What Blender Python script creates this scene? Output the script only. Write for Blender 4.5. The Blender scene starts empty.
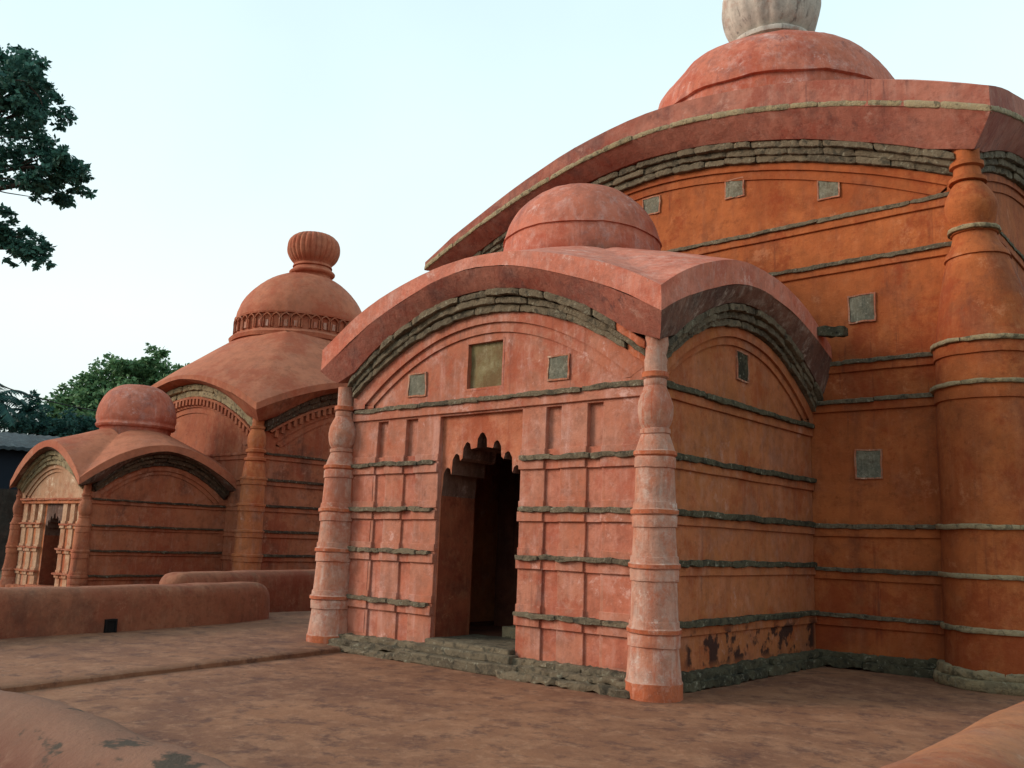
import bpy, bmesh, math, random
from mathutils import Vector, Matrix, noise
random.seed(7)
S = bpy.context.scene
COL = S.collection
PI = math.pi

# ------------------------------------------------------------------ camera
cam_d = bpy.data.cameras.new('camera'); cam = bpy.data.objects.new('camera', cam_d); COL.objects.link(cam)
R_ = Vector((0.7597989, 0.64925934, 0.03417519)); U_ = Vector((0.08651375, -0.15306038, 0.98442262)); W_ = Vector((-0.64437645, 0.7450066, 0.17246497))
m = Matrix((R_, U_, -W_)).transposed().to_4x4(); m.translation = Vector((0, 0, 1.6))
cam.matrix_world = m
cam_d.sensor_width = 36; cam_d.lens = 36 * 904.13 / 1024; cam_d.clip_end = 5000; cam_d.clip_start = 0.05
S.camera = cam

# ------------------------------------------------------------------ world and sun
SUN_EL, SUN_AZ = math.radians(22), math.radians(228)      # azimuth clockwise from +Y: low, to the left and behind the camera
wd = bpy.data.worlds.new('World'); S.world = wd; wd.use_nodes = True
nt = wd.node_tree; nt.nodes.clear()
out = nt.nodes.new('ShaderNodeOutputWorld'); bg = nt.nodes.new('ShaderNodeBackground')
sky = nt.nodes.new('ShaderNodeTexSky'); sky.sky_type = 'NISHITA'; sky.sun_disc = False
sky.sun_elevation = SUN_EL; sky.sun_rotation = SUN_AZ
sky.air_density = 1.4; sky.dust_density = 4.0; sky.ozone_density = 1.5
tc = nt.nodes.new('ShaderNodeTexCoord'); sp = nt.nodes.new('ShaderNodeSeparateXYZ'); nt.links.new(tc.outputs['Generated'], sp.inputs[0])
cr = nt.nodes.new('ShaderNodeValToRGB'); nt.links.new(sp.outputs['Z'], cr.inputs[0])
e = cr.color_ramp.elements
e[0].position = 0.0; e[0].color = (7.2, 8.0, 7.7, 1)
e[1].position = 1.0; e[1].color = (4.6, 7.2, 8.0, 1)
k = e.new(0.22); k.color = (8.7, 9.8, 9.8, 1)
k = e.new(0.48); k.color = (7.6, 9.5, 9.9, 1)
mx = nt.nodes.new('ShaderNodeMix'); mx.data_type = 'RGBA'; mx.inputs[0].default_value = 0.82
nt.links.new(sky.outputs[0], mx.inputs[6]); nt.links.new(cr.outputs[0], mx.inputs[7])
# thin high cloud brightening
nz = nt.nodes.new('ShaderNodeTexNoise'); nz.inputs['Scale'].default_value = 1.6; nz.inputs['Detail'].default_value = 4
nt.links.new(tc.outputs['Generated'], nz.inputs['Vector'])
mr = nt.nodes.new('ShaderNodeMapRange'); mr.inputs[3].default_value = 0.93; mr.inputs[4].default_value = 1.07
mr.inputs[1].default_value = .3; mr.inputs[2].default_value = .7
nt.links.new(nz.outputs[0], mr.inputs[0])
vm = nt.nodes.new('ShaderNodeVectorMath'); vm.operation = 'SCALE'; nt.links.new(mx.outputs[2], vm.inputs[0]); nt.links.new(mr.outputs[0], vm.inputs['Scale'])
nt.links.new(vm.outputs[0], bg.inputs[0]); bg.inputs[1].default_value = 0.1
nt.links.new(bg.outputs[0], out.inputs[0])

sd = bpy.data.lights.new('sun', 'SUN'); sd.energy = 2.2; sd.angle = math.radians(22); sd.color = (1.0, .86, .74)
sun = bpy.data.objects.new('sun', sd); COL.objects.link(sun)
sdir = Vector((math.sin(SUN_AZ) * math.cos(SUN_EL), math.cos(SUN_AZ) * math.cos(SUN_EL), math.sin(SUN_EL)))
sun.rotation_euler = sdir.to_track_quat('Z', 'Y').to_euler()
S.view_settings.view_transform = 'Standard'; S.view_settings.look = 'None'
S.view_settings.exposure = 0.32; S.view_settings.gamma = 1.0; S.view_settings.use_curve_mapping = False
S.cycles.max_bounces = 6

# ------------------------------------------------------------------ materials
def new_mat(name):
    mt = bpy.data.materials.new(name); mt.use_nodes = True
    n = mt.node_tree; b = n.nodes['Principled BSDF']; b.inputs['Specular IOR Level'].default_value = .25
    return mt, n, b
def N(n, typ, **kw):
    o = n.nodes.new(typ)
    for k_, v in kw.items():
        if k_ in o.inputs: o.inputs[k_].default_value = v
        else: setattr(o, k_, v)
    return o
def noise_fac(n, vec, scale, detail, lo, hi, rough=.6, dist=0.0, stretch=None):
    if stretch:
        mp = N(n, 'ShaderNodeMapping'); mp.inputs['Scale'].default_value = stretch; n.links.new(vec, mp.inputs[0]); vec = mp.outputs[0]
    t = N(n, 'ShaderNodeTexNoise', Scale=scale, Detail=detail, Roughness=rough, Distortion=dist); n.links.new(vec, t.inputs['Vector'])
    r = N(n, 'ShaderNodeMapRange'); r.interpolation_type = 'SMOOTHSTEP'
    r.inputs[1].default_value = lo; r.inputs[2].default_value = hi
    n.links.new(t.outputs[0], r.inputs[0]); return r.outputs[0], t.outputs[0]
def mixc(n, fac, a, b, amt=1.0, blend='MIX'):
    x = N(n, 'ShaderNodeMix', data_type='RGBA', blend_type=blend)
    if amt != 1.0 and not isinstance(fac, float):
        mm = N(n, 'ShaderNodeMath', operation='MULTIPLY'); n.links.new(fac, mm.inputs[0]); mm.inputs[1].default_value = amt; fac = mm.outputs[0]
    if isinstance(fac, float): x.inputs[0].default_value = fac
    else: n.links.new(fac, x.inputs[0])
    for i, c in ((6, a), (7, b)):
        if isinstance(c, tuple): x.inputs[i].default_value = (*c, 1)
        else: n.links.new(c, x.inputs[i])
    return x.outputs[2]
def plaster(name, c1, c2, pale=(.62, .42, .36), pale_amt=.3, grime=(.10, .045, .035), grime_amt=.35, streak_amt=.35, scale=1.0, bump=.35, extra=None, spots=None):
    mt, n, b = new_mat(name)
    tcn = N(n, 'ShaderNodeTexCoord'); v = tcn.outputs['Object']
    f1, _ = noise_fac(n, v, .9 * scale, 5, .35, .68, .6, .4)
    c = mixc(n, f1, c1, c2)
    f4, _ = noise_fac(n, v, 5 * scale, 8, .42, .66, .7, .3)
    c = mixc(n, f4, c, tuple(x * .60 for x in c1), .6)
    f2, _ = noise_fac(n, v, 2.6 * scale, 10, .50, .70, .75, .15)
    c = mixc(n, f2, c, pale, pale_amt)
    f3, _ = noise_fac(n, v, 3.2 * scale, 6, .50, .74, .6, .2, (1, 1, .16))
    c = mixc(n, f3, c, grime, streak_amt)
    f6, _ = noise_fac(n, v, 4.3 * scale, 5, .56, .74, .6, .1, (1, 1, .12))
    c = mixc(n, f6, c, pale, pale_amt * .8)
    f5, _ = noise_fac(n, v, 1.3 * scale, 9, .50, .68, .72, .2)
    c = mixc(n, f5, c, grime, grime_amt)
    fs, _ = noise_fac(n, v, 6.5 * scale, 7, .55, .66, .7, .05, (1, 1, .055))
    fm, _ = noise_fac(n, v, .8 * scale, 4, .42, .62, .5, .1)
    mq = N(n, 'ShaderNodeMath', operation='MULTIPLY'); n.links.new(fs, mq.inputs[0]); n.links.new(fm, mq.inputs[1])
    c = mixc(n, mq.outputs[0], c, grime, min(.8, streak_amt * 2.0))
    # crazing and chips of lost paint
    vo = N(n, 'ShaderNodeTexNoise', Scale=24 * scale, Detail=6, Roughness=.8); n.links.new(v, vo.inputs['Vector'])
    r7 = N(n, 'ShaderNodeMapRange'); r7.inputs[1].default_value = .60; r7.inputs[2].default_value = .68; n.links.new(vo.outputs[0], r7.inputs[0])
    c = mixc(n, r7.outputs[0], c, pale, .5 * min(1, pale_amt * 2.5))
    f9, _ = noise_fac(n, v, 8 * scale, 9, .53, .66, .8, .15)
    c = mixc(n, f9, c, tuple(x * .45 for x in c2), .45)
    f10, _ = noise_fac(n, v, 1.7 * scale, 10, .57, .66, .8, .15)
    c = mixc(n, f10, c, pale, min(.8, pale_amt * 1.9))
    f11, _ = noise_fac(n, v, .75 * scale, 10, .50, .60, .8, .1)
    c = mixc(n, f11, c, tuple(min(1, x * y) for x, y in zip(c2, (.80, .50, .42))), .6)
    f12, _ = noise_fac(n, v, 9 * scale, 8, .50, .70, .75, .1, (1, 1, .22))
    c = mixc(n, f12, c, pale, pale_amt * .55)
    if spots:                                # dark mould spots in a box of the wall
        (x0, x1, y0, y1, z0, z1) = spots
        s = N(n, 'ShaderNodeSeparateXYZ'); n.links.new(v, s.inputs[0])
        fac = None
        for ax, lo, hi in ((0, x0, x1), (1, y0, y1), (2, z0, z1)):
            for sgn, edge in ((1, lo), (-1, hi)):
                q = N(n, 'ShaderNodeMapRange'); q.inputs[1].default_value = edge; q.inputs[2].default_value = edge + sgn * .12; n.links.new(s.outputs[ax], q.inputs[0])
                if fac is None: fac = q.outputs[0]
                else:
                    mm = N(n, 'ShaderNodeMath', operation='MULTIPLY'); n.links.new(fac, mm.inputs[0]); n.links.new(q.outputs[0], mm.inputs[1]); fac = mm.outputs[0]
        f8, _ = noise_fac(n, v, 3.0, 5, .50, .57, .6, .1, (1, 1, .9))
        mm = N(n, 'ShaderNodeMath', operation='MULTIPLY'); n.links.new(fac, mm.inputs[0]); n.links.new(f8, mm.inputs[1])
        c = mixc(n, mm.outputs[0], c, (.028, .012, .010), .93)
    if extra: c = extra(n, v, c)
    n.links.new(c, b.inputs['Base Color'])
    b.inputs['Roughness'].default_value = .88
    n1 = N(n, 'ShaderNodeTexNoise', Scale=7, Detail=8, Roughness=.65); n.links.new(v, n1.inputs['Vector'])
    n2 = N(n, 'ShaderNodeTexNoise', Scale=55, Detail=4, Roughness=.6); n.links.new(v, n2.inputs['Vector'])
    ad = N(n, 'ShaderNodeMath', operation='MULTIPLY_ADD'); n.links.new(n2.outputs[0], ad.inputs[0]); ad.inputs[1].default_value = .22; n.links.new(n1.outputs[0], ad.inputs[2])
    bp = N(n, 'ShaderNodeBump', Strength=min(1, bump * 1.4), Distance=.04); n.links.new(ad.outputs[0], bp.inputs['Height']); n.links.new(bp.outputs[0], b.inputs['Normal'])
    return mt
def stone(name, c1, c2, c3, scale=1.0):
    mt, n, b = new_mat(name)
    tcn = N(n, 'ShaderNodeTexCoord'); v = tcn.outputs['Object']
    g = N(n, 'ShaderNodeNewGeometry')
    f1, _ = noise_fac(n, v, 5 * scale, 9, .42, .58, .75, .2)
    c = mixc(n, f1, c1, c2)
    rr = N(n, 'ShaderNodeMapRange'); rr.inputs[3].default_value = 0; rr.inputs[4].default_value = .75
    n.links.new(g.outputs['Random Per Island'], rr.inputs[0])
    c = mixc(n, rr.outputs[0], c, c3)
    f2, _ = noise_fac(n, v, 14 * scale, 8, .56, .66, .7, .4)
    c = mixc(n, f2, c, (.36, .33, .24), .65)
    f3, _ = noise_fac(n, v, 9 * scale, 6, .52, .66, .6, .4)
    c = mixc(n, f3, c, (.018, .02, .016), .6)
    n.links.new(c, b.inputs['Base Color']); b.inputs['Roughness'].default_value = .92
    n1 = N(n, 'ShaderNodeTexNoise', Scale=26, Detail=8, Roughness=.7); n.links.new(v, n1.inputs['Vector'])
    bp = N(n, 'ShaderNodeBump', Strength=1.0, Distance=.045); n.links.new(n1.outputs[0], bp.inputs['Height']); n.links.new(bp.outputs[0], b.inputs['Normal'])
    return mt
def plain(name, col, rough=.8):
    mt, n, b = new_mat(name); b.inputs['Base Color'].default_value = (*col, 1); b.inputs['Roughness'].default_value = rough; return mt

PINK, PINK2 = (.44, .178, .115), (.39, .118, .062)
ORG, ORG2 = (.41, .112, .032), (.28, .062, .016)
M = {}
M['pink'] = plaster('pink_plaster', PINK, PINK2, pale=(.60, .35, .30), pale_amt=.45, grime_amt=.25, streak_amt=.25)
M['redwash'] = plaster('red_washed_plaster', (.42, .125, .07), (.46, .17, .11), pale=(.58, .33, .27), pale_amt=.45, grime=(.24, .04, .02), grime_amt=.5, streak_amt=.4)
M['pink_side'] = plaster('side_plaster', (.43, .14, .058), (.36, .115, .035), pale_amt=.14, grime_amt=.35, streak_amt=.2, spots=(2.0, 3.4, -3.85, -.02, .16, .70))
M['orange'] = plaster('orange_plaster', ORG, ORG2, pale=(.58, .24, .12), pale_amt=.2, grime=(.11, .03, .018), grime_amt=.45, streak_amt=.42, scale=.8)
M['eave'] = plaster('eave_plaster', (.40, .145, .098), (.30, .088, .058), pale=(.50, .28, .22), pale_amt=.28, grime=(.10, .038, .036), grime_amt=.6, streak_amt=.5)
M['roof'] = plaster('roof_plaster', (.56, .19, .125), (.50, .15, .09), pale=(.66, .43, .37), pale_amt=.4, grime=(.20, .08, .07), grime_amt=.25, streak_amt=.1)
M['soffit_dark'] = plaster('dark_soffit', (.20, .09, .06), (.10, .05, .04), pale=(.42, .33, .27), pale_amt=.75, grime=(.03, .03, .028), grime_amt=.7, streak_amt=.3)  # dark plaster with pale patches, used under the eaves
M['dome'] = plaster('dome_plaster', (.52, .165, .105), (.45, .125, .07), pale=(.62, .38, .33), pale_amt=.5, grime=(.13, .05, .05), grime_amt=.5, streak_amt=.3, bump=.25)
M['pillar'] = plaster('worn_pillar_plaster', (.45, .26, .195), (.44, .17, .10), pale=(.57, .44, .38), pale_amt=.62, grime=(.38, .085, .03), grime_amt=.8, streak_amt=.5, scale=1.5, bump=.4)
M['ring'] = plaster('orange_ring_plaster', (.46, .13, .055), (.40, .095, .038), pale=(.6, .34, .26), pale_amt=.5, grime_amt=.2, streak_amt=.1, scale=2)
M['niche'] = plaster('niche_plaster', (.46, .155, .08), (.38, .11, .05), pale_amt=.2, grime=(.2, .035, .015), grime_amt=.5, streak_amt=.4)
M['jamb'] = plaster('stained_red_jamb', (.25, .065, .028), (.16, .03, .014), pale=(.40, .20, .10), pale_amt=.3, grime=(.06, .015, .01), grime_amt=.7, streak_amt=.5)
M['dark_reveal'] = plaster('dark_reveal_plaster', (.15, .075, .05), (.08, .04, .028), pale_amt=.2, grime=(.01, .008, .007), grime_amt=.7, streak_amt=.4)  # dark reveal tone; doorway shade is put into this colour
M['inner'] = plaster('dim_inner_plaster', (.16, .05, .025), (.08, .03, .018), pale_amt=.05, grime=(.02, .012, .01), grime_amt=.7, streak_amt=.4)  # dimness of the interior put into the colour
M['olive'] = plaster('olive_render', (.23, .17, .075), (.17, .13, .06), pale=(.42, .38, .25), pale_amt=.4, grime=(.08, .07, .03), grime_amt=.4)
M['rim'] = plaster('chipped_lime_rim', (.40, .17, .10), (.38, .12, .06), pale=(.56, .40, .30), pale_amt=.6, grime_amt=.4, scale=3)
M['patch'] = plaster('lichen_stone', (.19, .17, .12), (.12, .12, .09), pale=(.42, .38, .30), pale_amt=.5, grime=(.04, .045, .035), grime_amt=.5, scale=3, bump=.8)
M['cement'] = plaster('pale_cement', (.54, .47, .40), (.42, .36, .31), pale=(.62, .56, .48), pale_amt=.4, grime=(.13, .11, .10), grime_amt=.45, streak_amt=.45)
M['cream'] = plaster('cream_plaster', (.46, .27, .165), (.40, .19, .10), pale=(.7, .55, .4), pale_amt=.4, grime=(.4, .16, .08), grime_amt=.4)
M['red2'] = plaster('brick_red_plaster', (.40, .130, .062), (.32, .088, .042), pale=(.44, .21, .14), pale_amt=.5, grime=(.07, .022, .016), grime_amt=.6, streak_amt=.3, scale=.8)
M['roof2'] = plaster('far_roof_plaster', (.47, .16, .085), (.41, .13, .068), pale=(.50, .22, .15), pale_amt=.2, grime=(.2, .07, .05), grime_amt=.3, streak_amt=.15, scale=.6)
M['org2'] = plaster('orange_brown_plaster', (.48, .155, .06), (.42, .12, .042), pale_amt=.2, grime_amt=.4, streak_amt=.3)
M['parapet'] = plaster('parapet_plaster', (.30, .112, .06), (.24, .072, .038), pale=(.40, .22, .13), pale_amt=.3, grime=(.09, .035, .025), grime_amt=.45, streak_amt=.15)
M['parapet_r'] = plaster('smooth_orange_parapet', (.36, .135, .06), (.31, .105, .045), pale=(.42, .22, .13), pale_amt=.25, grime=(.16, .06, .05), grime_amt=.4, streak_amt=.1)
def moss(n, v, c):
    g = N(n, 'ShaderNodeNewGeometry'); s_ = N(n, 'ShaderNodeSeparateXYZ'); n.links.new(g.outputs['Normal'], s_.inputs[0])
    q = N(n, 'ShaderNodeMapRange'); q.inputs[1].default_value = .55; q.inputs[2].default_value = .9; n.links.new(s_.outputs[2], q.inputs[0])
    c = mixc(n, q.outputs[0], c, (.21, .10, .062), .75)      # settled dust on the upward side
    f, _ = noise_fac(n, v, 2.2, 5, .56, .62, .6, .3, (1, 1.8, 1))
    return mixc(n, f, c, (.030, .026, .018), .88)
M['parapet_moss'] = plaster('mossy_parapet_plaster', (.20, .082, .048), (.13, .048, .030), pale=(.34, .19, .12), pale_amt=.35, grime=(.06, .028, .02), grime_amt=.6, extra=moss)
M['stone'] = stone('grey_green_stone', (.155, .122, .080), (.080, .062, .042), (.22, .165, .105))
M['stone_dark'] = stone('mossy_dark_stone', (.085, .074, .044), (.038, .033, .021), (.13, .108, .064))
M['stone_pale'] = stone('pale_lichen_stone', (.36, .27, .15), (.22, .17, .10), (.42, .32, .19))

M['brown_st'] = stone('brown_moulded_stone', (.085, .045, .028), (.045, .026, .018), (.12, .07, .04))
def ground_mat():
    mt, n, b = new_mat('terrace_paving')
    tcn = N(n, 'ShaderNodeTexCoord'); v = tcn.outputs['Object']
    f, _ = noise_fac(n, v, .55, 6, .35, .65, .6, .8)
    c = mixc(n, f, (.25, .108, .056), (.165, .068, .038))
    f, _ = noise_fac(n, v, 1.9, 9, .46, .62, .76, .2)
    c = mixc(n, f, c, (.35, .17, .095), .5)
    f, _ = noise_fac(n, v, 3.0, 9, .49, .62, .78, .2)
    c = mixc(n, f, c, (.075, .032, .025), .68)
    f, _ = noise_fac(n, v, 7, 9, .54, .62, .75, .2)
    c = mixc(n, f, c, (.36, .19, .115), .4)
    n.links.new(c, b.inputs['Base Color']); b.inputs['Roughness'].default_value = .8
    n1 = N(n, 'ShaderNodeTexNoise', Scale=5, Detail=10, Roughness=.7); n.links.new(v, n1.inputs['Vector'])
    bp = N(n, 'ShaderNodeBump', Strength=.5, Distance=.05); n.links.new(n1.outputs[0], bp.inputs['Height']); n.links.new(bp.outputs[0], b.inputs['Normal'])
    return mt
M['ground'] = ground_mat()
M['earth'] = plaster('bare_earth', (.14, .09, .055), (.08, .075, .035), pale=(.2, .15, .1), pale_amt=.4, scale=.3)
def leaf_mat(name, a, bcol):
    mt, n, b = new_mat(name)
    g = N(n, 'ShaderNodeNewGeometry')
    c = mixc(n, g.outputs['Random Per Island'], a, bcol)
    n.links.new(c, b.inputs['Base Color']); b.inputs['Roughness'].default_value = .6
    tr = N(n, 'ShaderNodeBsdfTranslucent'); n.links.new(c, tr.inputs[0])
    ms = N(n, 'ShaderNodeMixShader'); ms.inputs[0].default_value = .25
    n.links.new(b.outputs[0], ms.inputs[1]); n.links.new(tr.outputs[0], ms.inputs[2]); n.links.new(ms.outputs[0], n.nodes['Material Output'].inputs[0])
    return mt
M['leaf_near'] = leaf_mat('leaf_near', (.022, .080, .068), (.07, .18, .13))
M['leaf_mid'] = leaf_mat('leaf_mid', (.045, .12, .05), (.15, .26, .11))
M['leaf_palm'] = leaf_mat('leaf_palm', (.014, .055, .055), (.04, .11, .085))
M['bark'] = plaster('bark', (.07, .055, .045), (.04, .035, .03), pale_amt=.2, scale=2)
M['shed_wall'] = plain('dark_shed_wall', (.008, .014, .024)); M['shed_roof'] = plaster('weathered_sheet_roof', (.035, .05, .06), (.02, .03, .038), pale=(.14, .17, .17), pale_amt=.45, grime=(.02, .03, .03))
M['old_wall'] = plaster('old_dark_wall', (.045, .035, .028), (.025, .026, .022), pale=(.09, .08, .06), pale_amt=.3)
M['cable'] = plain('cable_black', (.02, .02, .02)); M['black'] = plain('drain_black', (.006, .005, .005))  # the black holds the dark of the drain opening in its colour

# ------------------------------------------------------------------ helpers
def link(name, bm, mat, parent=None, jit=.006, jf=1.3, smooth=True, bevel=0, kind=None, angle=38, loc=None):
    if jit:
        for v in bm.verts:
            v.co += noise.noise_vector(v.co * jf + Vector((3.1, 7.7, 1.3))) * jit + noise.noise_vector(v.co * jf * 5) * jit * .3
    bm.normal_update()
    me = bpy.data.meshes.new(name); bm.to_mesh(me); bm.free()
    for mm in (mat if isinstance(mat, (list, tuple)) else [mat]): me.materials.append(mm)
    if smooth:
        me.shade_smooth(); me.set_sharp_from_angle(angle=math.radians(angle))
    o = bpy.data.objects.new(name, me); COL.objects.link(o)
    if parent: o.parent = parent
    if kind: o['kind'] = kind
    if loc: o.location = loc
    if bevel:
        b = o.modifiers.new('bevel', 'BEVEL'); b.width = bevel; b.segments = 2; b.limit_method = 'ANGLE'; b.angle_limit = math.radians(45)
    return o
def empty(name, loc, label, cat, group=None):
    o = bpy.data.objects.new(name, None); COL.objects.link(o); o.location = loc
    o['label'] = label; o['category'] = cat
    if group: o['group'] = group
    return o
def tag(o, label, cat, group=None):
    o['label'] = label; o['category'] = cat
    if group: o['group'] = group
    return o
def gbox(bm, P, s0, s1, d0, d1, z0, z1, g=.3, mi=0):
    """box in face coordinates mapped by P, its faces cut into a grid"""
    ns, nd, nz_ = [max(1, round(abs(b - a) / g)) for a, b in ((s0, s1), (d0, d1), (z0, z1))]
    vs = {}
    def V(i, j, k):
        if (i, j, k) not in vs: vs[i, j, k] = bm.verts.new(P(s0 + (s1 - s0) * i / ns, d0 + (d1 - d0) * j / nd, z0 + (z1 - z0) * k / nz_))
        return vs[i, j, k]
    fs = []
    for i in range(ns):
        for k in range(nz_):
            fs.append((V(i, 0, k), V(i + 1, 0, k), V(i + 1, 0, k + 1), V(i, 0, k + 1))); fs.append((V(i, nd, k), V(i, nd, k + 1), V(i + 1, nd, k + 1), V(i + 1, nd, k)))
    for j in range(nd):
        for k in range(nz_):
            fs.append((V(0, j, k), V(0, j, k + 1), V(0, j + 1, k + 1), V(0, j + 1, k))); fs.append((V(ns, j, k), V(ns, j + 1, k), V(ns, j + 1, k + 1), V(ns, j, k + 1)))
    for i in range(ns):
        for j in range(nd):
            fs.append((V(i, j, 0), V(i, j + 1, 0), V(i + 1, j + 1, 0), V(i + 1, j, 0))); fs.append((V(i, j, nz_), V(i + 1, j, nz_), V(i + 1, j + 1, nz_), V(i, j + 1, nz_)))
    for f in fs:
        q = bm.faces.new(f); q.material_index = mi
def wbox(bm, x0, x1, y0, y1, z0, z1, g=.3, mi=0):
    gbox(bm, lambda s, d, z: Vector((s, d, z)), x0, x1, y0, y1, z0, z1, g, mi)
def loft(bm, rows, mi=0):
    vr = [[bm.verts.new(p) for p in r] for r in rows]
    for a, b in zip(vr, vr[1:]):
        for i in range(len(a) - 1):
            try: bm.faces.new((a[i], a[i + 1], b[i + 1], b[i])).material_index = mi
            except ValueError: pass
def lathe(bm, prof, c=(0, 0), seg=40, rib=0, ribamp=0, mi=None, off=None, ribrange=None):
    rings = []
    for i, (r, z) in enumerate(prof):
        ox = off(z) if off else 0
        ring = []
        for k in range(seg):
            a = 2 * PI * k / seg
            rr = r
            if rib and ribrange and ribrange[0] <= z <= ribrange[1]: rr = r * (1 - ribamp + ribamp * abs(math.cos(a * rib / 2)) ** .6)
            ring.append(bm.verts.new((c[0] + ox + rr * math.cos(a), c[1] + rr * math.sin(a), z)))
        rings.append(ring)
    for i in range(len(rings) - 1):
        for k in range(seg):
            f = bm.faces.new((rings[i][k], rings[i][(k + 1) % seg], rings[i + 1][(k + 1) % seg], rings[i + 1][k]))
            if mi: f.material_index = mi(prof[i][1], prof[i + 1][1], prof[i][0], prof[i + 1][0])
    bm.faces.new(rings[-1])
    bm.faces.new(list(reversed(rings[0])))
def smooth_prof(pts, n=6):
    """Catmull-Rom through (r,z); a None marks a sharp break"""
    out_, run = [], []
    def flush(run):
        if len(run) < 3: out_.extend(run); return
        for i in range(len(run) - 1):
            p0 = run[max(i - 1, 0)]; p1 = run[i]; p2 = run[i + 1]; p3 = run[min(i + 2, len(run) - 1)]
            for q in range(n):
                t = q / n
                out_.append(tuple(.5 * ((2 * b) + (-a + c) * t + (2 * a - 5 * b + 4 * c - d) * t * t + (-a + 3 * b - 3 * c + d) * t ** 3) for a, b, c, d in zip(p0, p1, p2, p3)))
        out_.append(run[-1])
    for p in pts:
        if p is None: flush(run); run = []
        else: run.append(p)
    flush(run); return out_

class Face:
    """a wall face: P(s,d,z), s along the wall seen from outside (left to right), d outwards"""
    def __init__(f, o, t, n, h): f.o, f.t, f.n, f.h = Vector(o), Vector(t), Vector(n), h
    def P(f, s, d, z): p = f.o + f.t * s + f.n * d; return Vector((p.x, p.y, z))
def faces4(cx, cy, hx, hy):
    return [Face((cx, cy - hy, 0), (1, 0, 0), (0, -1, 0), hx), Face((cx + hx, cy, 0), (0, 1, 0), (1, 0, 0), hy),
            Face((cx, cy + hy, 0), (-1, 0, 0), (0, 1, 0), hx), Face((cx - hx, cy, 0), (0, -1, 0), (-1, 0, 0), hy)]
def arc(W, peak, end, p=2.0, c=0.0, n=28):
    return [(c + W * (-1 + 2 * i / n), peak - (peak - end) * abs(-1 + 2 * i / n) ** p) for i in range(n + 1)]
def arcz(a, s):
    for (s0, z0), (s1, z1) in zip(a, a[1:]):
        if s0 <= s <= s1: return z0 + (z1 - z0) * (s - s0) / (s1 - s0)
    return a[0][1] if s < a[0][0] else a[-1][1]

def stone_run(bm, path, d0, d1, h, lo=.35, hi=.9, rough=.010, gap=.008, dj=.015, mi=0, step=.055, skip=0.0, r=None, mif=None):
    """a row of roughly squared stones following path: list of points (P-function, arclen); cross-section h high, d0..d1 deep"""
    rnd = r or random
    P, pts = path                       # pts: list of (s,z) polyline
    L = [0]
    for a, b in zip(pts, pts[1:]): L.append(L[-1] + math.hypot(b[0] - a[0], b[1] - a[1]))
    def at(l):
        for i in range(len(L) - 1):
            if l <= L[i + 1] or i == len(L) - 2:
                t = (l - L[i]) / max(1e-6, L[i + 1] - L[i]); return pts[i][0] + (pts[i + 1][0] - pts[i][0]) * t, pts[i][1] + (pts[i + 1][1] - pts[i][1]) * t
    l = 0
    while l < L[-1] - .05:
        w = rnd.uniform(lo, hi)
        if L[-1] - l - w < lo * .6: w = L[-1] - l
        e_ = min(L[-1], l + w)
        if rnd.random() >= skip:
            if mif: mi = mif(l / L[-1], rnd)
            jd, jz, hh = rnd.uniform(-dj, dj), rnd.uniform(-dj * .35, dj * .35), h * rnd.uniform(.92, 1.16)
            a_, b_ = l + gap / 2, e_ - gap / 2
            ns = max(2, int((b_ - a_) / step)); seed = Vector((rnd.random() * 50, rnd.random() * 50, 0))
            rings = []
            for i in range(ns + 1):
                s, z = at(a_ + (b_ - a_) * i / ns)
                shr = .80 if i in (0, ns) else 1.0
                dm, zm = (d0 + d1 + jd) / 2, z + h / 2 + jz
                ring = []
                for (cd, cz) in ((-1, -1), (.88, -1), (1, -.84), (1.03, 0), (1, .82), (.86, 1), (-1, 1)):
                    dd = dm + cd * (d1 + jd - d0) / 2 * (1 if cd < 0 else shr); zz = zm + cz * hh / 2 * shr
                    p = P(s, dd, zz); p += noise.noise_vector(p * 11 + seed) * rough * 1.2 + noise.noise_vector(p * 3 + seed) * rough * .9 + noise.noise_vector(p * 27) * rough * .5
                    ring.append(bm.verts.new(p))
                rings.append(ring)
            for a, b in zip(rings, rings[1:]):
                for k_ in range(7):
                    bm.faces.new((a[k_], b[k_], b[(k_ + 1) % 7], a[(k_ + 1) % 7])).material_index = mi
            bm.faces.new(rings[0]).material_index = mi; bm.faces.new(list(reversed(rings[-1]))).material_index = mi
        l = e_

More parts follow.
